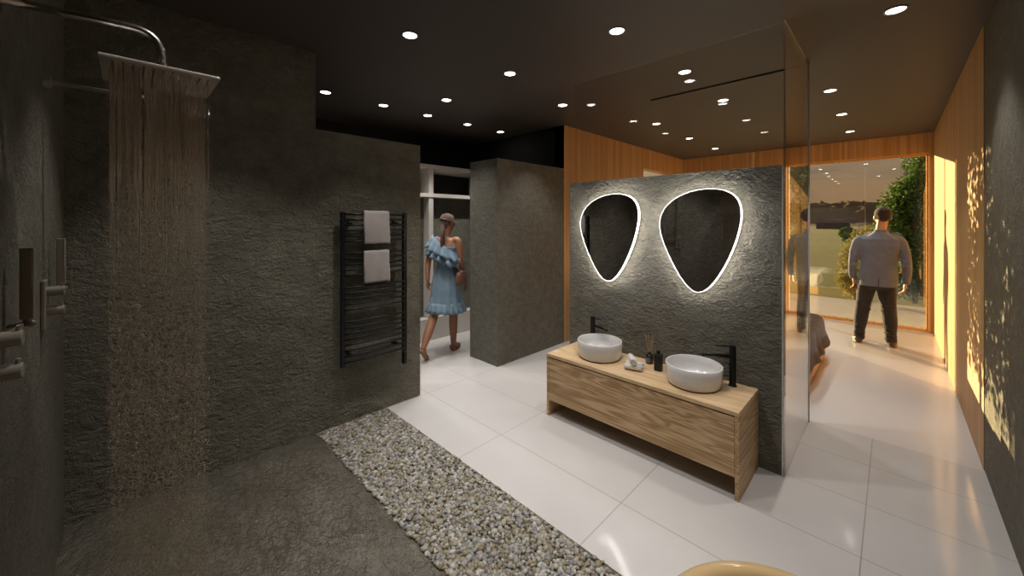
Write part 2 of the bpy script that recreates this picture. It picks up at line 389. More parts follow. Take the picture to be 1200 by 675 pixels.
# ---------------------------------------------------------------- downlights
spotd = bpy.data.lights.new('downlight', 'SPOT'); spotd.energy = 52; spotd.spot_size = math.radians(82); spotd.spot_blend = .55; spotd.color = (1,.95,.90); spotd.shadow_soft_size = .035
def downlight(x, y, label, proto=[None]):
    if proto[0] is None:
        e = empty('ceiling_downlight', (x, y, CZ))
        bm = B(); lathe(bm, [(.046,.0),(.055,-.001),(.056,-.004),(.048,-.006),(.044,-.002)], n=32); obj('trim_ring', bm, M['trim_ring'], e, smooth=True)
        bm = B(); lathe(bm, [(0,-.0035),(.044,-.0035),(.045,-.001)], n=32); obj('lens', bm, M['lens'], e)
        l = bpy.data.objects.new('lamp', spotd); COL.objects.link(l); l.parent = e; l.location = (0,0,-.012)
        proto[0] = e
    else:
        e = copy_tree(proto[0]); e.location = (x, y, CZ)
    tag(e, label, 'ceiling light', 'recessed downlights in the dark ceiling')
    return e
DL = [
 (-2.36,1.38,'round downlight at the upper left of the bathroom ceiling, nearest the shower'),
 (-1.32,2.33,'large round downlight in the bathroom ceiling in front of the glass screen'),
 (-2.36,2.35,'round downlight mid bathroom ceiling between shower and glass screen'),
 (-4.0,1.40,'downlight beside the tall step of the shower wall, first over the corridor'),
 (-4.0,2.01,'second corridor downlight from the shower wall step'),
 (-4.0,2.58,'third corridor downlight from the shower wall step, above the walking woman'),
 (-4.0,3.19,'fourth corridor downlight, above the doorway beside the stone block'),
 (-4.0,3.79,'fifth and farthest corridor downlight, above the stone block'),
 (-3.35,2.39,'downlight just inside the bathroom in front of the doorway'),
 (-2.59,3.40,'downlight between the stone block and the left edge of the glass screen'),
 (.01,3.29,'large downlight at the top right close to the stone right wall'),
 (-1.27,3.38,'larger downlight seen through the glass, just in front of the ceiling track'),
 (-1.28,4.46,'downlight just past the ceiling track seen through the glass'),
 (-2.21,4.92,'nearest downlight of the bedroom row beside the wooden left wall'),
 (-2.24,6.15,'middle downlight of the bedroom row beside the wooden left wall'),
 (-2.23,7.33,'farthest downlight of the bedroom row beside the wooden left wall'),
 (-.44,4.87,'nearest bedroom downlight in the row right of the glass screen'),
 (-.44,6.05,'middle bedroom downlight in the row right of the glass screen'),
 (-.44,7.29,'farthest bedroom downlight in the row right of the glass, near the big window'),
 (-2.36,.41,'downlight over the shower floor, seen only as a reflection'),
 (-1.32,1.37,'downlight over the pebble strip, seen only as a reflection in the glass'),
 (-1.32,.42,'downlight over the shower edge, seen only as a reflection'),
 (-1.32,-.52,'downlight behind the shower wall, seen only as a reflection'),
 (-.3,1.5,'downlight over the beige tub, outside the frame'),
]
for x, y, l in DL: downlight(x, y, l)
# ---------------------------------------------------------------- mirrors
PTS = [(-1.289,1.624),(-1.262,1.706),(-1.191,1.785),(-1.074,1.843),(-.946,1.860),(-.825,1.847),(-.755,1.809),(-.722,1.748),(-.712,1.677),(-.722,1.588),(-.752,1.461),(-.809,1.313),(-.884,1.186),(-.940,1.118),(-.990,1.093),(-1.046,1.106),(-1.102,1.168),(-1.181,1.303),(-1.242,1.440),(-1.278,1.540)]
def catmull(P, sub=6):
    out = []; n = len(P)
    for i in range(n):
        p0, p1, p2, p3 = [Vector(P[(i+k) % n]) for k in (-1,0,1,2)]
        for s in range(sub):
            t = s/sub; out.append(.5*((2*p1)+(-p0+p2)*t+(2*p0-5*p1+4*p2-p3)*t*t+(-p0+3*p1-3*p2+p3)*t**3))
    return out
cx, cz = -1.0, 1.48
out = [Vector((p[0]-cx, p[1]-cz)) for p in PTS]
for _ in range(2):
    out = [out[i]*.5+(out[i-1]+out[(i+1)%len(out)])*.25 for i in range(len(out))]
out = [p*1.012 for p in catmull(out)]
def inset(P, d):
    r = []; n = len(P)
    for i in range(n):
        t = (P[(i+1)%n]-P[i-1]).normalized(); nn = Vector((-t.y, t.x))
        if nn.dot(P[i]) > 0: nn = -nn
        r.append(P[i]+nn*d)
    return r
def prism(bm, P, y0, y1):
    a = [bm.verts.new((p.x, y0, p.y)) for p in P]; b = [bm.verts.new((p.x, y1, p.y)) for p in P]; n = len(P)
    for i in range(n): bm.faces.new((a[i], a[(i+1)%n], b[(i+1)%n], b[i]))
    bm.faces.new(a); bm.faces.new(b[::-1])
mr = empty('wall_mirror', (cx, 2.922, cz))
bm = B(); prism(bm, inset(out, .0025), -.0325, -.024); obj('mirror_glass', bm, M['mirror'], mr)
bm = B(); n = len(out); o1 = inset(out, .0022)
L = [[bm.verts.new((p.x, y, p.y)) for p in P] for P, y in ((o1,-.033),(out,-.033),(out,-.006),(o1,-.006))]
for k in range(4):
    for i in range(n): bm.faces.new((L[k][i], L[k][(i+1)%n], L[(k+1)%4][(i+1)%n], L[(k+1)%4][i])).material_index = 1 if k == 0 else 0
lr = obj('led_rim', bm, M['led'], mr); lr.data.materials.append(mat('frosted_led_lip', (1,1,1), .4, emit=(1,.97,.95), es=1.6))
bm = B(); prism(bm, inset(out, .06), -.024, .018); obj('back_box', bm, M['white_frame'], mr)
tag(mr, 'backlit rounded triangle mirror above the right basin, nearest the wall edge', 'mirror', 'backlit mirrors on the stone partition')
m2 = copy_tree(mr); m2.location.x = cx-.728
tag(m2, 'backlit rounded triangle mirror above the left basin', 'mirror')
# ---------------------------------------------------------------- vanity
vn = empty('vanity_cabinet', (-1.345, 2.71, 0)); tag(vn, 'long light oak vanity cabinet with open gap under its front, against the stone partition', 'vanity')
x0, x1, y0, y1 = -.715, .715, -.225, .225
obj('countertop', box(B(), x0, x1, y0, y1, .490, .515), M['oak_top'], vn, bevel=.0015)
obj('drawer_front', box(B(), x0+.024, x1-.024, y0+.002, y0+.022, .132, .480), M['oak'], vn, bevel=.001)
obj('side_panel', box(B(), x0, x0+.022, y0+.001, y1, 0, .4895), M['oak'], vn, bevel=.001)
sp_ = obj('side_panel', box(B(), x1-.022, x1, y0+.001, y1, 0, .4895), oak('oak_side', 1, s=.9), vn, bevel=.001)
obj('bottom_panel', box(B(), x0+.023, x1-.023, y0+.024, y1, .132, .150), M['oak'], vn)
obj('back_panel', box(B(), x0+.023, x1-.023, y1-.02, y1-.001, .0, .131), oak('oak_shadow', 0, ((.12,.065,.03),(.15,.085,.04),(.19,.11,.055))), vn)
def basin(x, y, label):
    b = empty('basin', (x, y, .515)); r = .178; h = .138
    prof = [(0,.004),(r*.80,.004),(r*.90,.006),(r*.955,.02),(r*.985,.06),(r,.10),(r,h-.003),(r-.003,h),(r-.008,h),(r-.011,h-.003),(r-.014,.09),(r-.03,.045),(r-.07,.025),(.03,.018),(.0,.017)]
    bm = B(); lathe(bm, prof, n=72); obj('bowl', bm, M['ceramic'], b, smooth=True)
    bm = B(); lathe(bm, [(0,0),(r*.90,0),(r*.90,.006),(0,.006)], n=60); obj('shadow_foot', bm, M['black'], b)  # foot coloured black to paint the shade in the base recess
    bm = B(); lathe(bm, [(0,.018),(.022,.018),(.024,.021),(.018,.024),(0,.0245)], n=32); obj('drain', bm, M['steel_dark'], b, smooth=True)
    tag(b, label, 'basin', 'round vessel basins on the vanity')
basin(-1.70, 2.725, 'round white vessel basin on the left half of the oak vanity')
basin(-.965, 2.725, 'round white vessel basin on the right half of the oak vanity, nearest the tall tap')
def tap(x, y, ang, label, spout):
    t_ = empty('basin_tap', (x, y, .515), ang)
    bm = B(); lathe(bm, [(0,0),(.026,0),(.026,.006),(.0205,.009),(.0205,.245),(.0195,.247),(.0205,.249),(.0205,.268),(.019,.272),(0,.272)], n=36); obj('tap_body', bm, M['black_metal'], t_, smooth=False)
    bm = B(); tube(bm, [(.015,0,.195),(spout*.6,0,.196),(spout-.01,0,.192),(spout,0,.182)], [.013,.012,.0115,.011], 16); obj('spout', bm, M['black_metal'], t_, smooth=True)
    bm = B(); tube(bm, [(.0,0,.262),(.06,0,.262),(.105,0,.262)], [.006,.0045,.004], 12); obj('lever', bm, M['black_metal'], t_, smooth=True)
    tag(t_, label, 'tap', 'black basin taps')
tap(-.765, 2.87, math.radians(205), 'tall black tap at the right basin, spout pointing left', .185)
tap(-1.865, 2.88, math.radians(-12), 'tall black tap behind the left basin', .165)
# rolled towels
def roll(p, rz, label):
    e = empty('rolled_towel', p, rz); R_, Ln = .026, .062
    bm = B(); n = 90; turns = 3.2; a = []; b_ = []
    for i in range(n+1):
        t = i/n; ang = t*turns*2*PI; r = .006+(R_-.006)*t
        a.append((r*math.cos(ang), r*math.sin(ang)))
    rows = []
    for s in (-Ln, Ln):
        rows.append([bm.verts.new((s + .002*math.sin(i*.7), q[0], q[1]+R_)) for i, q in enumerate(a)])
    for i in range(n): bm.faces.new((rows[0][i], rows[0][i+1], rows[1][i+1], rows[1][i]))
    o = obj('towel_roll', bm, M['white_towel'], e, smooth=True); sm = o.modifiers.new('s', 'SOLIDIFY'); sm.thickness = .006; sm.offset = -1
    tag(e, label, 'towel', 'rolled white hand towels on the vanity')
roll((-1.365, 2.650, .5155), .3, 'rolled white towel, the front one of the bottom pair on the vanity')
roll((-1.383, 2.706, .5155), .3, 'rolled white towel at the back of the bottom pair, beside the reed diffuser')
roll((-1.385, 2.672, .5615), math.radians(128), 'rolled white towel lying crosswise on top of two others')
# diffuser
d = empty('reed_diffuser', (-1.345, 2.87, .515)); tag(d, 'black reed diffuser bottle with grey label behind the rolled towels', 'reed diffuser')
bm = B(); lathe(bm, [(0,0),(.027,0),(.0285,.003),(.0285,.055),(.026,.063),(.013,.070),(.0115,.074),(.0115,.078),(0,.078)], n=32); obj('bottle', bm, M['dark_glass'], d, smooth=True)
bm = B(); lathe(bm, [(.0135,.074),(.0135,.089),(.009,.090),(.009,.074)], n=24); obj('collar', bm, M['black'], d)
bm = B()
for i in range(13):
    a0 = -2.6+i*.13; a1 = a0+.13
    bm.faces.new([bm.verts.new((.0289*math.cos(q), .0289*math.sin(q), z)) for q, z in ((a0,.012),(a1,.012),(a1,.05),(a0,.05))])
obj('paper_label', bm, M['grey_label'], d)
for i in range(7):
    a = i*2*PI/7+.4; bm = B(); tube(bm, [(-.004*math.cos(a), -.004*math.sin(a), .03), (.036*math.cos(a), .030*math.sin(a), .215+.01*math.sin(3*i))], .0024, 8); obj('reed', bm, M['reed'], d)
d = empty('soap_bottle', (-1.232, 2.775, .515), .1); tag(d, 'black square soap bottle on the vanity left of the right basin', 'bottle')
obj('bottle', box(B(), -.027, .027, -.02, .02, 0, .122), M['black'], d, bevel=.004)
bm = B(); lathe(bm, [(.010,.122),(.010,.130),(.014,.131),(.014,.150),(.012,.152),(0,.152)], n=24); obj('cap', bm, M['black'], d)
# ---------------------------------------------------------------- towel radiator
rd = empty('towel_radiator', (-3.12, 1.459, 0)); tag(rd, 'black ladder towel radiator fixed to the rough stone wall', 'towel radiator')
for s in (-1, 1):
    obj('post', box(B(), .062, .092, s*.265-.019, s*.265+.019, .478, 1.692), M['black_metal'], rd, bevel=.006)
zs = [251.1+6.37*i for i in range(6)] + [297+6.4*i for i in range(5)] + [337.1+6.5*i for i in range(5)] + [377.5+6.62*i for i in range(8)]
for v in zs:
    z = 1.62-(v-259)/450*3.02
    bm = B(); tube(bm, [(.086,-.262,z), (.095,-.13,z),(.098,0,z),(.095,.13,z), (.086,.262,z)], .0085, 12); obj('rung', bm, M['black_metal'], rd, smooth=True)
for y in (-.2, .2):
    for z in (1.60, .56):
        bm = B(); tube(bm, [(0.001,y,z),(.08,y,z)], .010, 12); tube(bm, [(0.001,y,z),(.006,y,z)], .022, 16); obj('wall_bracket', bm, M['black_metal'], rd)
bm = B(); tube(bm, [(.077,.265,.50),(.077,.265,.478),(.077,.265,.474),(.077,.265,.38),(.077,.265,.372)], [.016,.016,.024,.024,.016], 20); obj('heating_element', bm, M['black_metal'], rd, smooth=False)
def rail_towel(ztop, hang, hb, label):
    e = empty('hanging_towel', (-3.12+.098, 1.459, ztop)); bm = B(); W_ = .105; nx = 14
    path = []
    for i in range(9): path.append((-.012, -hb+hb*i/8*.97))
    for i in range(7): a = PI-i*PI/6; path.append((.0135*math.cos(a), .0005+.0125*math.sin(a)))
    for i in range(15): path.append((.0135+.006*math.sin(i*.25), -hang*(i+1)/15))
    g = [[bm.verts.new((p[0]+.0025*math.sin(j*.9+k*.2)*(1 if k > 15 else .2) , -W_+2*W_*j/nx+(.006*math.sin(k*.25)) + .010*(k/30)*(1 if j < 3 else 0)*-1, p[1]-(.006 if j > nx-2 else 0)*(k/30))) for j in range(nx+1)] for k, p in enumerate(path)]
    for k in range(len(g)-1):
        for j in range(nx): bm.faces.new((g[k][j], g[k][j+1], g[k+1][j+1], g[k+1][j]))
    o = obj('folded_cloth', bm, M['towel'], e, smooth=True); s = o.modifiers.new('s', 'SOLIDIFY'); s.thickness = .009; s.offset = 1
    tag(e, label, 'towel', 'small grey towels on the towel radiator')
rail_towel(1.62-(251.1-259)/450*3.02+.010, .245, .2, 'pale grey towel folded over the top rung of the black radiator')
rail_towel(1.62-(297-259)/450*3.02-.006, .235, .2, 'pale grey towel hanging lower, from the second group of rungs')
# ---------------------------------------------------------------- shower
def arc(p0, p1, p2, n=8):
    return [Vector(p0)*(1-t)**2+Vector(p1)*2*t*(1-t)+Vector(p2)*t*t for t in [i/n for i in range(n+1)]]
sh = empty('overhead_shower', (-1.56, -.23, 0)); tag(sh, 'brushed steel square rain shower head on a long bent arm', 'shower head')
bm = B(); tube(bm, [(0,.001,2.165),(0,.20,2.178)] + arc((0,.235,2.18),(0,.305,2.182),(0,.306,2.115), 10)[1:] + [(0,.306,2.07)], .0105, 20); obj('shower_arm', bm, M['chrome'], sh, smooth=True)
bm = B(); tube(bm, [(0,.001,2.165),(0,.012,2.165)], .03, 28); obj('wall_flange', bm, M['chrome'], sh)
bm = B(); tube(bm, [(0,.306,2.095),(0,.306,2.062)], .0125, 20); tube(bm, [(0,.306,2.062),(0,.306,2.052)], .02, 20); obj('swivel_joint', bm, M['chrome'], sh)
obj('head_plate', box(B(), -.125, .125, .181, .431, 2.0435, 2.0515), mat('head_steel', (.55,.50,.45), .42, .8), sh, bevel=.002)
bm = B()
for i in range(11):
    for j in range(11):
        lathe(bm, [(0,0),(.0022,0),(.0028,.004),(0,.004)], (-.1+.02*i, .206+.02*j, 2.0398), 8)
nz = obj('nozzles', bm, M['grey_label'], sh); nz['kind'] = 'stuff'
# second arm
s2 = empty('shower_pipe', (-2.38, -.23, 0)); tag(s2, 'slim steel arm with round wall flange passing behind the falling water', 'shower arm')
bm = B(); tube(bm, [(0,.01,2.172),(0,.29,2.172)] + arc((0,.30,2.172),(0,.33,2.172),(0,.33,2.15), 8) + [(0,.33,2.12)], .0085, 16); obj('arm_tube', bm, M['pipe'], s2, smooth=True)
bm = B(); tube(bm, [(0,0.001,2.172),(0,.022,2.172)], .024, 28); obj('wall_flange', bm, M['pipe'], s2)
# mixers
def mixer(x, hx, label):
    e = empty('shower_mixer', (x, -.23, 0))
    obj('back_plate', box(B(), -.05, .03, .001, .014, 1.20, 1.39), M['steel_dark'], e, bevel=.004)
    for z in (1.345, 1.268):
        bm = B(); tube(bm, [(-.005,.014,z),(-.005,.058,z),(-.005,.060,z)], [.0185,.0185,.017], 28); tube(bm, [(-.005,.05,z),(.0,.053,z+.03)], .004, 8); obj('knob', bm, M['steel_dark'], e)
    obj('handset_holder', box(B(), -.20, -.03, .028, .038, 1.335, 1.345), M['steel_dark'], e)
    bm = B(); tube(bm, [(-.04,.012,1.34),(-.04,.034,1.34)], .008, 12); obj('holder_stem', bm, M['steel_dark'], e)
    tag(e, label, 'shower mixer', 'shower mixers on the left wall')
    h = empty('hand_shower', (hx, -.195, 0))
    obj('handset_bar', box(B(), -.006, .010, -.013, .013, 1.345, 1.545), M['steel_dark'], h, bevel=.003)
    bm = B()
    for i in range(14): bmesh.ops.create_icosphere(bm, subdivisions=1, radius=.0016, matrix=Matrix.Translation((.0105, .009, 1.535-i*.008)))
    obj('nozzles', bm, M['ceramic'], h)
    bm = B(); tube(bm, [(0,0,1.345),(0,0,1.325)], .008, 12); tube(bm, [(0,.006,1.33),(0,-.034,1.33)], .006, 12); bmesh.ops.create_uvsphere(bm, u_segments=12, v_segments=8, radius=.0095, matrix=Matrix.Translation((0,.008,1.33))); obj('swivel_joint', bm, M['steel_dark'], h, smooth=True)
    return h
h = mixer(-1.455, -1.73, 'dark nickel shower mixer at the left frame edge, nearest the camera'); tag(h, 'slim dark nickel hand shower at the left, nearer of the two', 'hand shower', 'hand showers')
h = mixer(-2.34, -2.55, 'dark nickel shower mixer plate with two round knobs near the wall corner'); tag(h, 'slim dark nickel hand shower in the wall corner, farther of the two', 'hand shower', 'hand showers')
# falling water: fine streams that break up into drops
verts, faces = [], []
b = B(); bmesh.ops.create_icosphere(b, subdivisions=1, radius=1); JV = [v.co.copy() for v in b.verts]; JF = [[v.index for v in f.verts] for f in b.faces]; b.free()
def drop(x, y, z, r, l):
    o = len(verts)
    for v in JV: verts.append((x+v.x*r, y+v.y*r, z+v.z*l))
    faces.extend([[i+o for i in f] for f in JF])
def stream(x, y, z0, z1, r):
    o = len(verts); k = max(2, int((z0-z1)/.03)); 
    for i in range(k+1):
        z = z0+(z1-z0)*i/k; rr = r*(.75+.5*random.random())
        if i == k: rr *= .3
        for j in range(5): verts.append((x+rr*math.cos(j*1.2566), y+rr*math.sin(j*1.2566), z))
    for i in range(k):
        for j in range(5): faces.append([o+i*5+j, o+i*5+(j+1)%5, o+(i+1)*5+(j+1)%5, o+(i+1)*5+j])
for i in range(15):
    for j in range(15):
        X, Y = -1.662+.0143*i+random.uniform(-.006,.006), -.026+.0143*j+random.uniform(-.006,.006)
        L_ = random.uniform(.08, .6); zt = 2.0385
        stream(X, Y, zt, zt-L_, random.uniform(.0007,.0016))
        z = zt-L_-.01
        while z > .01:
            f = (zt-z)/2.04; sp = .004+.005*f
            drop(X+random.gauss(0, sp*.6), Y+random.gauss(0, sp*.6), z, random.uniform(.0013,.0030), random.uniform(.0025,.008))
            z -= random.uniform(.018,.055)
me = bpy.data.meshes.new('falling_water'); me.from_pydata(verts, [], faces)
for p in me.polygons: p.use_smooth = True
o = link('falling_water', me, M['water']); tag(o, 'column of falling shower water, fine streams breaking into drops under the rain head', 'water', kind='stuff')
# ---------------------------------------------------------------- beige tub at the bottom edge
tb = empty('bathtub', (-.145, .83, 0)); tag(tb, 'beige glossy oval tub whose rounded rim shows at the bottom frame edge', 'bathtub')
def oval(bm, prof, n=96, L_=.40):
    rings = []
    for r, z in prof:
        ring = []
        for j in range(n):
            a = 2*PI*j/n; x = r*math.cos(a); y = r*math.sin(a) + math.copysign(L_, math.sin(a)) if abs(math.sin(a)) > 1e-6 else 0
            ring.append(bm.verts.new((x, y, z)))
        rings.append(ring)
    for a, b in zip(rings, rings[1:]):
        for j in range(n): bm.faces.new((a[j], a[(j+1)%n], b[(j+1)%n], b[j]))
    bm.faces.new(rings[0]); bm.faces.new(rings[-1])
bm = B(); oval(bm, [(.30,0),(.33,.02),(.36,.20),(.378,.38),(.385,.405),(.383,.42),(.372,.428),(.345,.43),(.328,.424),(.318,.40),(.30,.30),(.26,.16),(.20,.11)]); obj('tub_shell', bm, M['tan_acrylic'], tb, smooth=True)
bm = B(); lathe(bm, [(0,.111),(.022,.111),(.025,.114),(0,.117)], n=24); obj('drain', bm, M['chrome'], tb)
# ---------------------------------------------------------------- wardrobe in the corridor
wd = empty('wardrobe_unit', (-4.45, 3.1, 0)); tag(wd, 'pale framed open wardrobe unit on a white plinth beyond the doorway', 'wardrobe')
obj('plinth', box(B(), -.60, 0, -1.2, 1.02, 0, .30), M['white_frame'], wd)
for y in (-.62, .0-.2+.02):
    pass
for y0_, y1_ in ((-.205,-.135), (-1.2,-1.14), (.95,1.02)):
    obj('upright', box(B(), -.60, -.01, y0_, y1_, .3005, 2.34), M['white_frame'], wd)
for z0_, z1_ in ((2.34,2.385),(1.945,1.995)):
    bm = B(); box(bm, -.60, 0.002, -1.2, 1.02, z0_, z1_); obj('shelf', bm, M['white_frame'], wd)
obj('back_panel', box(B(), -.62, -.60, -1.2, 1.02, .3, 2.385), M['black'], wd)
obj('front_panel', box(B(), -.16, -.14, -.133, .948, .301, 1.944), M['stone_fine'], wd)  # stone texture on both panels paints in the reflection of the rough wall
obj('front_panel', box(B(), -.16, -.14, -1.138, -.207, .301, 1.944), M['stone_fine'], wd)
# ---------------------------------------------------------------- bed
bd = empty('bed', (-1.7, 5.12, 0)); tag(bd, 'low oak bed with white mattress beyond the glass screen', 'bed')
obj('bed_frame', box(B(), -1.1, 1.12, -.84, .82, .02, .20), M['oak_dark'], bd, bevel=.01)
for sx in (-1.0, 1.02):
    for sy in (-.74, .72): obj('leg', box(B(), sx-.04, sx+.04, sy-.04, sy+.04, 0, .0195), M['oak_dark'], bd)
o = obj('mattress', box(B(), -1.06, 1.09, -.81, .79, .201, .43), M['sheet'], bd, bevel=.05)
obj('headboard', box(B(), -1.16, -1.101, -.84, .82, 0.0, .82), M['oak_dark'], bd, bevel=.01)
def drape(name, x0, x1, y0, y1, ztop, zbot, m, label, cat, folds=26, amp=.012, flare=.03):
    bm = B(); n = 160; rc = .10; ring0 = []
    cxm, cym = (x0+x1)/2, (y0+y1)/2; hx, hy = (x1-x0)/2, (y1-y0)/2
    def pt(a, off):
        c, s = math.cos(a), math.sin(a); k = 1/((abs(c)**7+abs(s)**7)**(1/7)); return cxm+(hx+off)*c*k, cym+(hy+off)*s*k
    prof = [(-.45,ztop),(-.12,ztop+.004),(-.03,ztop+.002),(-.006,ztop-.012),(.006,ztop-.04),(.012,(ztop+zbot)/2),(flare,zbot)]
    rr = []
    for k, (off, z) in enumerate(prof):
        w_ = max(0, (k-3)/3)
        rr.append([bm.verts.new((*pt(2*PI*j/n, off + w_*amp*math.sin(folds*2*PI*j/n+1.3*math.sin(5*j*2*PI/n))), z + .006*w_*math.sin(9*2*PI*j/n))) for j in range(n)])
    for a, b in zip(rr, rr[1:]):
        for j in range(n): bm.faces.new((a[j], a[(j+1)%n], b[(j+1)%n], b[j]))
    bm.faces.new(rr[0])
    o = obj(name, bm, m, smooth=True); s = o.modifiers.new('s', 'SOLIDIFY'); s.thickness = .012; s.offset = 1
    return tag(o, label, cat)
drape('duvet', -2.45, -.60, 4.285, 5.935, .455, .19, M['sheet'], 'white duvet hanging in folds over the bed', 'duvet', 40, .012, .02)
o = drape('throw_blanket', -1.15, -.585, 4.265, 5.955, .478, .22, M['throw'], 'dark brown throw blanket over the foot of the bed', 'blanket', 14, .014, .05)
def pillow(p, label):
    bm = B(); bmesh.ops.create_uvsphere(bm, u_segments=28, v_segments=14, radius=1)
    for v in bm.verts:
        x_, y_, z_ = v.co; k = 1-.0*abs(z_)
        v.co = (math.copysign(abs(x_)**.6, x_)*.22, math.copysign(abs(y_)**.6, y_)*.34, z_*.085)
    o = obj('pillow', bm, M['sheet'], smooth=True, loc=p); o.rotation_euler = (0, math.radians(-18), 0); tag(o, label, 'pillow', 'white pillows on the bed')
pillow((-2.45, 4.72, .60), 'white pillow at the head of the bed, side nearest the vanity partition')
pillow((-2.45, 5.52, .60), 'white pillow at the head of the bed, window side')
cu = B(); bmesh.ops.create_uvsphere(cu, u_segments=20, v_segments=12, radius=1)
for v in cu.verts: v.co = (v.co.x*.05, v.co.y*.07, v.co.z*.045)
# ---------------------------------------------------------------- people
def hand(bm, w, down, fwd, side, s=1.0, curl=.5):
    "w wrist, down = direction of fingers, fwd = direction of thumb, side = palm normal"
    w = Vector(w); d = Vector(down).normalized(); f = Vector(fwd); f = (f-d*f.dot(d)).normalized(); n = d.cross(f)*side
    rot = Matrix((f, n, d)).transposed()
    ell(bm, w+d*.045*s, (.040*s,.016*s,.052*s), rot)
    for i, (o, L_) in enumerate(((.029,.070),(.010,.078),(-.009,.072),(-.027,.056))):
        b0 = w+d*.080*s+f*o*s; b1 = b0+(d*.55*math.cos(curl*.5)+n*.55*math.sin(curl*.5)*.9)*L_*s; b2 = b1+(d*math.cos(curl*1.3)+n*math.sin(curl*1.3))*.48*L_*s
        limb(bm, [b0-d*.02*s, b0, b1, b2], [.009*s,.009*s,.0082*s,.007*s], 8)
    t0 = w+d*.02*s+f*.025*s; t1 = t0+(d*.6+f*.7)*.040*s; t2 = t1+(d*.95+f*.15+n*.25)*.032*s
    limb(bm, [t0, t1, t2], [.012*s,.010*s,.008*s], 8)
def head(bm, c, s=1.0, R=Matrix.Identity(3)):
    def e(p, r): ell(bm, Vector(c)+R@(Vector(p)*s), tuple(q*s for q in r), R)
    e((0,-.012,.02), (.076,.094,.088)); e((0,.025,-.045), (.058,.066,.068)); e((0,.055,-.085), (.030,.028,.024)); e((0,.02,.0),(.068,.075,.09))
    e((0,.092,-.028), (.012,.020,.026)); e((0,.082,-.064), (.024,.014,.010))
    for q in (-1,1): e((q*.078,-.005,-.02), (.009,.020,.032)); e((q*.030,.078,.008), (.022,.014,.010)); e((q*.045,.062,-.035), (.020,.018,.022))
# --- man
mx_, my_ = -.135, 6.93
man = empty('person', (mx_, my_, 0), math.radians(4)); tag(man, 'person in grey jacket and black jeans standing with back turned before the big window', 'person')
hr = Matrix.Rotation(math.radians(16), 3, 'Z'); c0 = Vector((.035,.02,1.685))
bm = B(); head(bm, c0, 1.05, hr)
limb(bm, [(.005,-.012,1.42),(.02,-.004,1.52),(.032,.008,1.62)], [.060,.052,.051])
rings_body(bm, [(.86,.14,.10,-.02,0),(1.0,.135,.10,-.01,0),(1.2,.145,.10,0,0),(1.34,.150,.095,.005,0),(1.40,.12,.07,.008,0),(1.44,.06,.05,.01,0)])
WR = {1:(.250,.05,.855), -1:(-.248,.035,.885)}
for s in (-1, 1):
    limb(bm, [(s*.14,0,1.36),(s*.185,0,1.34),(s*.235,-.03,1.12),WR[s]], [.045,.048,.038,.028])
    limb(bm, [(s*.08-.02,0,.92),(s*.11-.03,.02,.50),(s*.150-.04,-.02,.12)], [.085,.055,.038]); ell(bm, (s*.16-.04,.05,.045), (.040,.11,.035))
    w_ = WR[s]; hand(bm, (w_[0], w_[1], w_[2]-.02), (-s*.10,.12,-1), (0,1,.1), -1.0, 1.08, .7)
body = fuse('body', bm, M['skin_m'], man, .0065, 3)
for q in (-1,1):
    bm = B(); ell(bm, c0+hr@Vector((q*.031,.086,.005)), (.011,.008,.008)); obj('eye', bm, M['eye'], man, smooth=True)
bm = B()
ell(bm, c0+hr@Vector((0,-.020,.032)), (.086,.099,.090), hr); ell(bm, c0+hr@Vector((0,-.050,-.01)), (.071,.065,.064), hr); ell(bm, c0+hr@Vector((0,.035,.066)), (.060,.055,.045), hr)
fuse('hair', bm, M['hair'], man, .006, 2)
def jw(z, t): return .014*math.sin(5*t+z*9)+.012*math.sin(3*t-z*17)
bm = B()
rings_body(bm, [(.775,.188,.135,-.010,0),(.80,.190,.138,-.010,0),(.92,.184,.136,-.008,0),(1.06,.176,.124,-.005,-.004),(1.20,.188,.126,0,-.010),(1.30,.205,.124,.003,-.014),(1.385,.200,.108,.005,-.016),(1.42,.140,.088,.008,-.014),(1.455,.090,.072,.013,-.012),(1.49,.066,.062,.018,-.010),(1.50,.060,.056,.02,-.008)], 48, wave=jw)
for s in (-1, 1):
    up = .895 if s < 0 else .865
    limb(bm, [(s*.10,-.01,1.375),(s*.185,-.012,1.355),(s*.229,-.02,1.25),(s*.250,-.035,1.12),(s*.258,-.01,1.0),(s*.254,.035,up)], [.055,.066,.055,.049,.045,.043])
    for k, zz in enumerate((1.16, 1.11, 1.05)):
        ell(bm, (s*(.236+.006*k), -.032, zz), (.052,.054,.014), Matrix.Rotation(s*(.5-.3*k), 3, 'Y'))
    ell(bm, (s*.248,.037,up-.035), (.046,.047,.018))
jk = fuse('jacket', bm, M['jacket'], man, .007, 2)
bm = B(); tube(bm, [(-.01,-.138,.785),(-.008,-.138,.86),(-.006,-.134,.92)], [.004,.0035,.001], 6); obj('back_vent', bm, M['black'], jk)
bm = B(); tube(bm, [(.02+.062*math.cos(a), -.008+.060*math.sin(a), 1.500+.006*math.sin(a)) for a in [i*2*PI/24 for i in range(24)]], .010, 8, closed=True); obj('collar', bm, M['jacket'], jk, smooth=True)
bm = B(); rings_body(bm, [(.74,.14,.10,-.022,.0),(.80,.168,.120,-.02,0),(.90,.165,.115,-.018,0),(.97,.155,.105,-.015,0)], wave=jw)
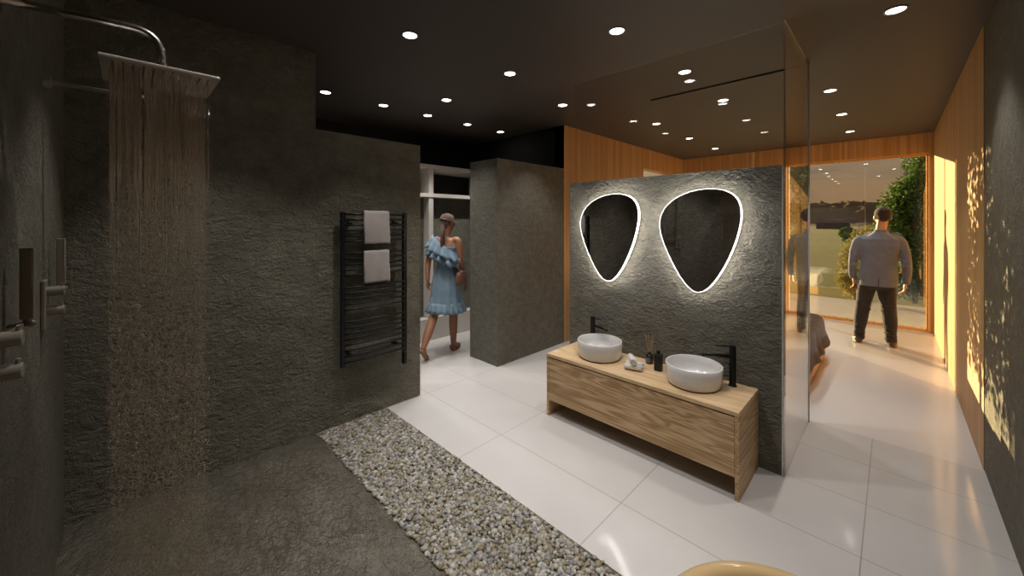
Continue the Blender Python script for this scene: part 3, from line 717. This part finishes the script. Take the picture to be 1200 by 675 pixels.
for s in (-1, 1):
    lx = [(s*.082-.02,0,.84),(s*.098-.024,.01,.72),(s*.122-.03,.02,.50),(s*.138-.034,.0,.34),(s*.150-.04,-.018,.16),(s*.152-.04,-.018,.09)]
    limb(bm, lx, [.098,.095,.076,.072,.056,.060])
    for k in range(6):
        z = .09+.036*k; ell(bm, (s*(.152-.003*k)-.04, -.018, z), (.062+.005*(k%2),.066+.005*((k+1)%2),.013), Matrix.Rotation(.35*(-1)**k, 3, 'Y'))
    for k in range(3): ell(bm, (s*.12-.03, .012, .46+.045*k), (.079,.080,.014), Matrix.Rotation(.4*(-1)**k, 3, 'X'))
fuse('jeans', bm, M['jeans'], man, .006, 1)
for s in (-1, 1):
    q = s*.160-.04
    bm = B(); ell(bm, (q,.0,.055), (.047,.075,.055)); ell(bm, (q+s*.012,.09,.038), (.050,.085,.036)); ell(bm, (q,-.03,.06),(.044,.055,.055))
    ell(bm, (q+s*.007,.05,.014), (.052,.13,.014))
    fuse('shoe', bm, M['leather_dark'], man, .005, 2)
# --- woman
wm = empty('person', (-3.93, 2.80, 0), math.radians(30)); tag(wm, 'person in a pale blue ruffled dress walking through the doorway with a brown bag', 'person')
hr = Matrix.Rotation(math.radians(-22), 3, 'Z'); hc = Vector((0,.05,1.605))
bm = B(); head(bm, hc, .95, hr)
limb(bm, [(0,0,1.36),(0,.012,1.45),(0,.035,1.56)], [.060,.045,.044])
rings_body(bm, [(.78,.15,.11,0,0),(.90,.165,.115,0,0),(1.02,.125,.09,0,.01),(1.08,.115,.085,0,.01),(1.2,.135,.095,0,.01),(1.32,.150,.085,0,0),(1.385,.13,.06,0,0),(1.42,.06,.045,0,0)])
RW, LW = Vector((.205,.115,.86)), Vector((-.185,-.13,.90))
limb(bm, [(.10,0,1.375),(.160,0,1.36),(.205,-.015,1.10),RW], [.045,.047,.036,.025])
limb(bm, [(-.10,0,1.375),(-.160,0,1.36),(-.205,-.07,1.12),LW], [.045,.047,.036,.025])
hand(bm, RW+Vector((0,.0,-.01)), (-.05,.25,-1), (0,1,.2), -1, .9, .8); hand(bm, LW+Vector((0,0,-.01)), (.03,.0,-1), (0,1,0), 1, .9, .9)
RA = Vector((.060,.085,.085)); LA = Vector((-.10,-.405,.165))
limb(bm, [(.082,0,.88),(.080,.02,.70),(.072,.055,.48),(.068,.060,.33),RA], [.095,.083,.054,.054,.034])
limb(bm, [(-.082,0,.88),(-.085,-.05,.70),(-.095,-.135,.49),(-.098,-.27,.32),LA], [.095,.083,.054,.052,.033])
limb(bm, [RA, (.063,.12,.05), (.068,.205,.030), (.070,.255,.024)], [.034,.034,.028,.018]); ell(bm, (.060,.065,.035), (.032,.035,.03))
limb(bm, [LA, (-.102,-.38,.10), (-.104,-.335,.035), (-.104,-.29,.026)], [.032,.032,.026,.018]); ell(bm, (-.1,-.425,.13), (.028,.03,.03))
fuse('body', bm, M['skin_f'], wm, .0055, 3)
for q in (-1,1):
    bm = B(); ell(bm, hc+hr@Vector((q*.029,.080,.005)), (.010,.007,.007)); obj('eye', bm, M['eye'], wm, smooth=True)
bm = B(); ell(bm, hc+hr@Vector((0,-.018,.030)), (.079,.092,.083), hr); ell(bm, hc+hr@Vector((0,-.062,-.02)), (.058,.045,.055), hr); ell(bm, hc+hr@Vector((0,.03,.06)), (.06,.05,.04), hr)
h_ = fuse('hair', bm, M['hair_f'], wm, .006, 3)
bm = B(); limb(bm, [hc+hr@Vector((0,-.09,-.03)), (-.005,-.085,1.49), (-.008,-.098,1.38), (-.012,-.10,1.28), (-.015,-.095,1.21)], [.022,.026,.024,.018,.006]); fuse('ponytail', bm, M['hair_f'], h_, .005, 2)
bm = B(); pts = [hc+hr@Vector((.082*math.cos(a), -.018+.094*math.sin(a), .012-.03*math.sin(a))) for a in [i*2*PI/36 for i in range(36)]]; tube(bm, pts, .007, 8, closed=True); obj('headband', bm, M['leather'], h_, smooth=True)
# dress
bm = B()
def dw(z, t): return (.02+.05*max(0, (.85-z)/.3))*math.sin(11*t+2*z)+.02*math.sin(5*t)
rings_body(bm, [(.55,.215,.195,0,-.01),(.62,.205,.180,0,-.01),(.70,.190,.160,0,-.005),(.85,.182,.138,0,0),(.95,.165,.120,0,.003),(1.05,.128,.100,0,.008),(1.10,.124,.098,0,.008),(1.2,.148,.108,0,.008),(1.28,.160,.108,0,.004),(1.31,.158,.104,0,.002)], 66, wave=dw)
drs = fuse('dress', bm, M['denim_blue'], wm, .006, 1)
def ruffle(top, drop_tot, grow, waves, amp, ph):            # high on the left shoulder, under the arm on the right
    bm = B(); n = 144; rr = []
    for f in (0,.15,.35,.55,.78,1):
        ring = []
        for j in range(n):
            a = 2*PI*j/n; c, s_ = math.cos(a), math.sin(a); l = max(0, -c)
            w_ = math.sin(waves*a+ph+1.5*math.sin(3*a))
            zt = top - .085*c + .035*l*l
            kx = .150+.045*l*(1-.6*(f < .1)) + f*grow + amp*f*w_; ky = .104 + f*grow + amp*f*w_
            ring.append(bm.verts.new((kx*c, ky*s_, zt - drop_tot*f + .014*f*math.cos(waves*a+ph))))
        rr.append(ring)
    for a, b in zip(rr, rr[1:]):
        for j in range(n): bm.faces.new((a[j], a[(j+1)%n], b[(j+1)%n], b[j]))
    return bm
for args in ((1.33,.13,.075,13,.022,0), (1.27,.15,.070,12,.022,2)):
    o = obj('ruffle', ruffle(*args), M['denim_blue'], drs, smooth=True); sm = o.modifiers.new('s', 'SOLIDIFY'); sm.thickness = .004
bm = B(); n = 120; rr = []
for k, f in enumerate((0,.3,.7,1)):
    rr.append([bm.verts.new(((.212+f*.035+.018*f*math.sin(19*2*PI*j/n))*math.cos(2*PI*j/n), -.01+(.19+f*.035+.018*f*math.sin(19*2*PI*j/n))*math.sin(2*PI*j/n), .63-f*.12)) for j in range(n)])
for a, b in zip(rr, rr[1:]):
    for j in range(n): bm.faces.new((a[j], a[(j+1)%n], b[(j+1)%n], b[j]))
o = obj('hem_ruffle', bm, M['denim_blue'], drs, smooth=True); s = o.modifiers.new('s', 'SOLIDIFY'); s.thickness = .004
bm = B(); tube(bm, [(-.12,.095,1.33),(-.112,.060,1.395),(-.110,.0,1.420),(-.112,-.055,1.395),(-.12,-.09,1.33)], .012, 10); obj('shoulder_strap', bm, M['denim_blue'], drs, smooth=True)
for (ax, ay, az, tx, ty) in ((.067,.155,.016,0,0),):
    bm = B(); ell(bm, (.067,.150,.010), (.042,.125,.010)); tube(bm, [(.030,.19,.015),(.040,.195,.05),(.068,.195,.064),(.096,.195,.045),(.104,.19,.015)], .007, 8)
    tube(bm, [(.028,.06,.018),(.030,.045,.07),(.06,.03,.082),(.092,.045,.07),(.095,.06,.018)], .006, 8); obj('sandal', bm, M['leather'], wm, smooth=True)
bm = B(); ell(bm, (-.103,-.36,.070), (.038,.115,.010), Matrix.Rotation(-.85, 3, 'X')); obj('sandal', bm, M['leather'], wm, smooth=True)
# bag
bg = empty('handbag', (-3.93, 2.80, 0), math.radians(30)); tag(bg, 'brown leather handbag held at the hip of the walking person in blue', 'handbag')
bm = B()
bmesh.ops.create_cube(bm, size=1, matrix=Matrix.Translation((.215,-.03,.93)) @ Matrix.Diagonal((.07,.25,.20,1)))
bmesh.ops.subdivide_edges(bm, edges=bm.edges[:], cuts=2, use_grid_fill=True)
for v in bm.verts:
    if v.co.z > 1.0: v.co.x = .215+(v.co.x-.215)*.45; v.co.y = -.03+(v.co.y+.03)*.85
    v.co.z -= .02*((v.co.y+.03)/.12)**2 * (1 if v.co.z > .9 else -1)
obj('bag_body', bm, M['leather'], bg, smooth=True, subd=2)
bm = B(); box(bm, .247,.254,-.12,.06,.93,1.01); obj('flap', bm, M['leather'], bg, bevel=.004)
bm = B(); tube(bm, [(.215,-.13,1.0),(.212,-.10,1.12),(.215,-.05,1.19),(.218,.0,1.19),(.215,.04,1.12),(.215,.07,1.0)], .006, 8); obj('strap', bm, M['leather'], bg, smooth=True)
# ---------------------------------------------------------------- outside
o = obj('terrace', box(B(), -9, 6, 8.36, 10.6, -.12, -.01), M['terrace']); tag(o, kind='structure'); 
bm = B(); N_ = 70
gx = [ -9 + 0 ]
def ground(name, x0, x1, y0, y1, nx, ny, fz, m, label):
    bm = B(); g = [[bm.verts.new((x0+(x1-x0)*i/nx, y0+(y1-y0)*j/ny, fz(x0+(x1-x0)*i/nx, y0+(y1-y0)*j/ny))) for i in range(nx+1)] for j in range(ny+1)]
    for j in range(ny):
        for i in range(nx): bm.faces.new((g[j][i], g[j][i+1], g[j+1][i+1], g[j+1][i]))
    o = obj(name, bm, m, smooth=True); o['kind'] = 'structure'; o['label'] = label; return o
ground('ground', -300, 300, 10.6, 420, 40, 60, lambda x, y: -.05, M['meadow'], 'olive green meadow beyond the terrace')
ground('ground_side', -300, -9, -60, 10.6, 4, 4, lambda x, y: -.05, M['meadow'], 'meadow beside the house')
ground('ground_yard', -9, -3.28, 4.28, 8.36, 4, 4, lambda x, y: -.05, M['meadow'], 'yard outside the left opening')
def hz(x, y):
    f = min(1, max(0, (y-150)/120)); h = 11*f*f*(3-2*f) + 2.5*f*noise.noise(Vector((x*.02, y*.02, 3))); 
    return h + f*2.2*noise.noise(Vector((x*.18, y*.1, 0))) + f*1.5*noise.noise(Vector((x*.7, y*.4, 1))) - .06
ground('hills', -260, 200, 150, 420, 400, 60, hz, M['woodland'], 'dark wooded ridge on the horizon')
# barn in the field
bn = empty('barn', (-9.0, 105, -.05)); tag(bn, 'small dark barn far off at the edge of the meadow', 'barn')
obj('walls', box(B(), -2.6, 2.6, -2, 2, 0, 1.25), mat('barn_boards', (.05,.035,.03), .9), bn)
bm = B(); v = [bm.verts.new(p) for p in ((-2.8,-2.2,1.26),(2.8,-2.2,1.26),(2.8,2.2,1.26),(-2.8,2.2,1.26),(-2.8,0,1.8),(2.8,0,1.8))]
for f in ((0,1,5,4),(2,3,4,5),(0,4,3),(1,2,5),(0,3,2,1)): bm.faces.new([v[i] for i in f])
obj('roof', bm, mat('barn_roof', (.07,.05,.045), .9), bn)
def leaves(bm_v, bm_f, c, s, rnd):
    a = rnd.uniform(0, 2*PI); b = rnd.uniform(-1.1, 1.1); R = Matrix.Rotation(a, 3, 'Z') @ Matrix.Rotation(b, 3, 'X') @ Matrix.Rotation(rnd.uniform(0, 2*PI), 3, 'Y'); o = len(bm_v)
    for p in ((0,0,0),(.32,.5,.06),(.2,.85,.02),(0,1.15,-.06),(-.2,.85,.02),(-.32,.5,.06)): bm_v.append(tuple(c + R @ (Vector(p)*s)))
    bm_f.append([o,o+1,o+2,o+3]); bm_f.append([o,o+3,o+4,o+5])
def plant(name, base, blobs, count, ls, m, label, cat, stems, group=None, seed=1, shell=.55, gap=-.22):
    rnd = random.Random(seed); e = empty(name, base); tag(e, label, cat, group); vs, fs = [], []
    tot = sum(b[3]*b[4]*b[5] for b in blobs)
    for b in blobs:
        for _ in range(int(count*b[3]*b[4]*b[5]/tot)):
            d = Vector((rnd.gauss(0,1), rnd.gauss(0,1), rnd.gauss(0,1))).normalized(); r = shell+(1-shell)*rnd.random()
            q = Vector((b[0]+d.x*r*b[3], b[1]+d.y*r*b[4], b[2]+d.z*r*b[5]))
            if noise.noise(q*2.2+Vector((seed,0,0))) < gap: continue
            leaves(vs, fs, q, ls*rnd.uniform(.6,1.3), rnd)
    me = bpy.data.meshes.new('foliage'); me.from_pydata(vs, [], fs); o = link('foliage', me, m, e)
    bm = B()
    for pth, r0 in stems: limb(bm, pth, [r0*(1-.75*i/(len(pth)-1)) for i in range(len(pth))], 8)
    obj('trunk', bm, M['bark'], e, smooth=True)
    return e
plant('tree', (.30, 11.3, -.05), [(.05,0,1.0,.55,.5,.8),(.0,.1,1.9,.55,.5,.65),(-.30,-.1,1.45,.35,.35,.55),(.22,.2,2.75,.42,.4,.55),(-.1,0,.5,.5,.45,.45),(-.12,.1,2.2,.3,.3,.4)], 24000, .055, M['leaf_green'], 'dense green leafy tree just outside the right side of the window', 'tree',
  [([(0,0,0),(.02,.02,.8),(.0,.0,1.8),(.1,.1,3.0)], .05), ([(0,0,.7),(-.2,0,1.2),(-.3,0,1.6)], .02)], seed=3, shell=.35, gap=-.45)
plant('shrub', (-.58, 10.75, -.05), [(.0,0,.75,.26,.26,.65),(.12,.05,1.35,.18,.2,.45),(-.08,0,.45,.25,.25,.4)], 7000, .036, M['leaf_yellow'], 'loose yellow green shrub outside the window, left of the leafy tree', 'shrub',
  [([(0,0,0),(.02,0,.6),(.08,0,1.6)], .02), ([(0,0,.2),(-.10,0,.7)], .012)], seed=5)
plant('round_shrub', (-2.55, 40, -.05), [(0,0,.6,.55,.55,.6)], 3500, .1, M['leaf_green'], 'small dark round shrub alone in the meadow', 'shrub', [([(0,0,0),(0,0,.5)], .05)], seed=9, shell=.8)
plant('tree', (-6.3, 9.3, -.05), [(0,0,2.2,.6,.8,.85),(-.2,.8,2.1,.6,.7,.8),(.1,-.8,2.1,.6,.7,.8),(0,.3,3.0,.6,.8,.6),(0,-.5,2.9,.6,.8,.6),(0,-1.3,2.3,.5,.5,.9),(0,-.5,1.62,.5,1.5,.34)], 12500, .075, M['leaf_green'], 'leafy tree outside the left opening, known by its dappled shade on the right wall', 'tree',
  [([(0,0,0),(.03,0,.9),(0,.05,2.0),(.1,0,3.1)], .06)], seed=12, shell=.2)
# ---------------------------------------------------------------- sun and sky
sd = bpy.data.lights.new('sun', 'SUN'); sd.energy = 17; sd.color = (1,.76,.38); sd.angle = math.radians(.18)
so = bpy.data.objects.new('sun', sd); COL.objects.link(so)
el = math.radians(5.2); hd = Vector((1, -.785, 0)).normalized(); dr = hd*math.cos(el) - Vector((0,0,1))*math.sin(el)
so.rotation_euler = dr.to_track_quat('-Z', 'Y').to_euler(); so.location = (-12, 16, 4)
W = bpy.data.worlds.new('sky'); C.world = W; W.use_nodes = True; t = NT(W); t.t.nodes.clear()
tc = t.n('ShaderNodeTexCoord'); sp = t.n('ShaderNodeSeparateXYZ'); t.l(tc.outputs['Generated'], sp.inputs[0])
z = sp.outputs[2]
grad = t.ramp(z, [(0,(.30,.17,.075)),(.04,(.36,.22,.11)),(.14,(.40,.28,.16)),(.3,(.46,.38,.26)),(.6,(.34,.32,.30))])
mp = t.n('ShaderNodeMapping'); mp.inputs['Scale'].default_value = (1.2,1.2,7); t.l(tc.outputs['Generated'], mp.inputs[0])
cl = t.noise(mp.outputs[0], 2.2, 8, .55, .4)
cb = t.math('MULTIPLY', t.math('SMOOTH_MIN', 1, t.math('MULTIPLY', t.math('MAXIMUM', t.math('SUBTRACT', cl, .46), 0), 7), .1), 1)
mx = t.n('ShaderNodeMix', data_type='RGBA'); mx.inputs[7].default_value = (.21,.16,.125,1); t.l(t.math('MULTIPLY', cb, .75), mx.inputs[0]); t.l(grad, mx.inputs[6])
bg_ = t.n('ShaderNodeBackground'); bg_.inputs[1].default_value = 1.2; t.l(mx.outputs[2], bg_.inputs[0])
o = t.n('ShaderNodeOutputWorld'); t.l(bg_.outputs[0], o.inputs[0])
vs_ = C.view_settings; vs_.view_transform = 'Standard'; vs_.look = 'None'; vs_.gamma = 1; vs_.use_curve_mapping = False; vs_.exposure = 0
C.display_settings.display_device = 'sRGB'
